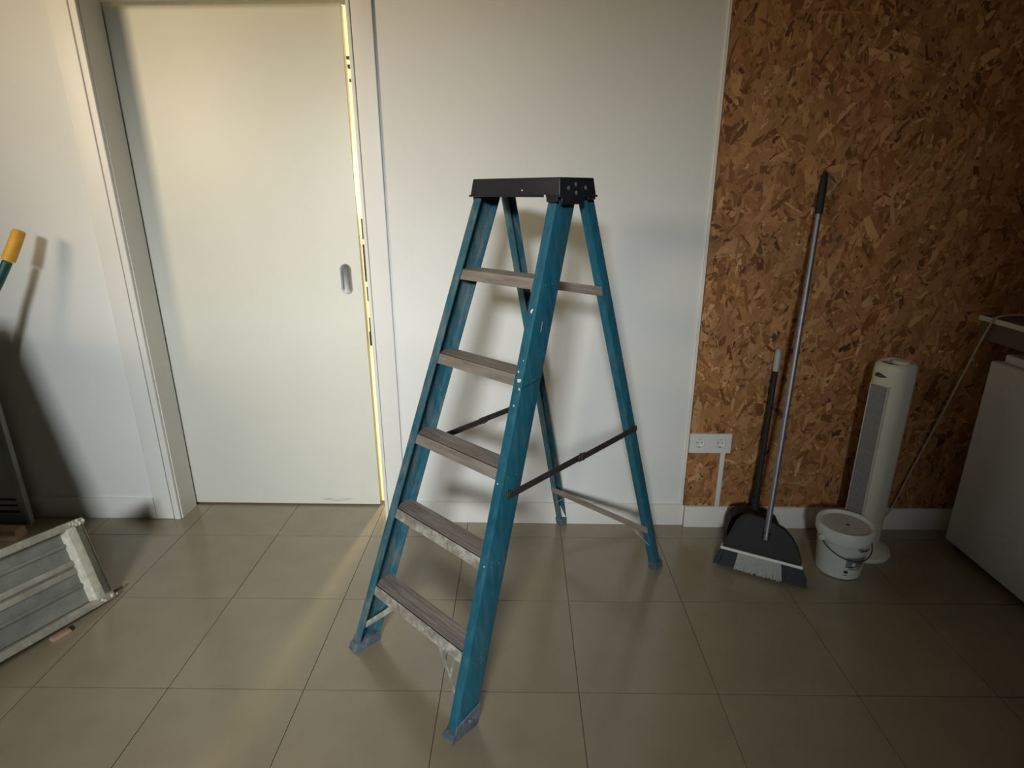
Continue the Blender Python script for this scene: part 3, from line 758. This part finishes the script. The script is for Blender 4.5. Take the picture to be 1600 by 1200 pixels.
# tray: tapering tub, mouth towards the room; unseen, widened to cast the wall shadow
tv = [wl(*p) for p in ((-2.66, 2.06, .95), (-2.15, 2.06, .95), (-2.20, 2.04, .42), (-2.62, 2.04, .42), (-2.80, 1.50, 1.15), (-1.92, 1.50, 1.15), (-1.765, 1.46, .30), (-2.80, 1.46, .20))]
MB().add(tv, [(0, 1, 2, 3), (0, 4, 5, 1), (1, 5, 6, 2), (2, 6, 7, 3), (3, 7, 4, 0)]).build('tray', TRAY, wh)
wc = wl(-2.41, 1.86, .18)
MB().lathe([(0.10, -.03), (0.17, -.035), (0.18, 0), (0.17, .035), (0.10, .03)], 32).build('wheel', BLACKP, wh, smooth=True)
wheel = wh.children[-1]; wheel.location = wc; wheel.rotation_euler = (0, math.pi / 2, 0)
for s in (-1, 1):
    MB().tube([wl(-2.41 + s * .16, 2.0, .42), wl(-2.41 + s * .20, 1.9, .02)], 0.012, 10).build('leg', GREEN, wh, smooth=True)

# scaffold platform on its long edge
A = Vector((-1.482, 1.757, 0.006)); dA = Vector((-.251, -1, .15)).normalized(); eA = Vector((-.118, .071, .302)).normalized()
sp_ = basis_obj('scaffold_platform', 'galvanised scaffold platform lying on its long edge, cement-crusted, at lower left', 'platform', A, dA, eA)
# local: x along the length (towards the camera), z up across the width, y = z cross x
LN, WD = 1.45, 0.315
vy = (sp_.matrix_world.to_3x3() @ Vector((0, 1, 0)))
fs_ = 1 if vy.x > 0 else -1        # sign of the face towards the room
def PY(a, b): return tuple(sorted((fs_ * a, fs_ * b)))
ya, yb = PY(-0.045, -0.040)
MB().box(0.05, LN, ya, yb, 0.028, WD - .028).build('deck_sheet', PLANK, sp_)
ya, yb = PY(-0.045, 0.0)
MB().box(0.020, LN, ya, yb, 0.0, 0.026).build('bottom_rail', PLANKR, sp_, bevel=0.004)
MB().box(0.015, LN, ya, yb, WD - .026, WD).build('top_rail', PLANKR, sp_, bevel=0.004)
ya, yb = PY(-0.040, 0.002)
MB().box(0.052, 0.084, ya, yb, 0.022, WD - .022).build('end_bar', CEMENT, sp_, bevel=0.003)
ya, yb = PY(-0.045, -0.030)
for z, h in ((0.085, .012), (0.135, .022), (0.165, .020), (0.235, .012)):
    MB().box(0.084, LN, ya, yb, z, z + h).build('rib', PLANKR if h > .015 else PLANK, sp_, bevel=0.002)
ya, yb = PY(-0.040, -0.036)
MB().box(0.002, 0.056, ya, yb, 0.01, WD - .006).build('end_plate', PLANK, sp_)
MB().tube([(0.002, fs_ * -0.036, 0.03), (0.002, fs_ * -0.036, WD - .008)], 0.0028, 8).build('plate_edge', PLANKR, sp_, smooth=True)
MB().tube([(0.03, fs_ * -0.018, 0.018), (-0.018, fs_ * -0.018, 0.018), (-0.024, fs_ * -0.018, 0.018)], [0.0045, 0.0045, 0.007], 10).build('bolt', RUST, sp_, smooth=True)
MB().tube([(0.03, fs_ * -0.018, WD - .012), (-0.004, fs_ * -0.018, WD - .006)], [0.004, 0.005], 10).build('bolt', RUST, sp_, smooth=True)
g = random.Random(4); cr = MB()
for k in range(16):
    x = g.uniform(.035, .060); z = g.uniform(.03, WD - .05); r_ = g.uniform(.003, .009)
    pts = [(x + r_ * g.uniform(.5, 1.1) * math.cos(a), fs_ * -0.033, z + r_ * g.uniform(.6, 1.4) * math.sin(a)) for a in [q * 1.0472 for q in range(6)]]
    cr.add(pts + [(x, fs_ * (-0.033 + .004), z)], [(i, (i + 1) % 6, 6) for i in range(6)])
for k in range(10):
    x = g.uniform(.012, .07); z = g.choice((0.013, WD - .013)) + g.uniform(-.006, .006); r_ = g.uniform(.005, .012)
    pts = [(x + r_ * g.uniform(.5, 1.1) * math.cos(a), fs_ * 0.0, z + r_ * g.uniform(.5, 1) * math.sin(a)) for a in [q * 1.0472 for q in range(6)]]
    cr.add(pts + [(x, fs_ * .006, z)], [(i, (i + 1) % 6, 6) for i in range(6)])
cr.build('cement_lumps', CEMENT, sp_, smooth=True)['kind'] = 'stuff'

# grey slotted steel panel upright by the wall, mostly out of view
px_ = thing('steel_panel', 'grey slotted steel panel standing upright behind the scaffold platform', 'panel', (-2.365, 2.235, 0))
MB().box(-0.16, 0.150, -0.006, 0.006, 0.0, 0.70).build('sheet', PANELM, px_, bevel=0.002)
MB().box(0.138, 0.162, -0.014, 0.010, 0.0, 0.70).build('edge_fold', PANELM, px_, bevel=0.003)
for z in (0.055, 0.085, 0.115):
    MB().box(-0.12, 0.118, -0.0075, -0.005, z, z + .010).build('slot', PRINT, px_)
o = MB().frustum((-.09, .09, -.03, .03), (-.085, .088, -.028, .026), 0, .045).build('wood_offcut', WOODP, None, bevel=.004, loc=(-2.245, 2.12, 0)); tag(o, 'pinkish wood offcut on the floor against the slotted panel', 'offcut')
o = MB().frustum((-.030, .03, -.014, .013), (-.027, .027, -.012, .011), 0, .012).build('wood_chip', WOODP, None, bevel=.004, loc=(-1.546, 1.548, 0.0003)); tag(o, 'small pinkish wood chip on the tiles under the scaffold platform', 'wood chip')
o.rotation_euler = (0, 0, 1.1)
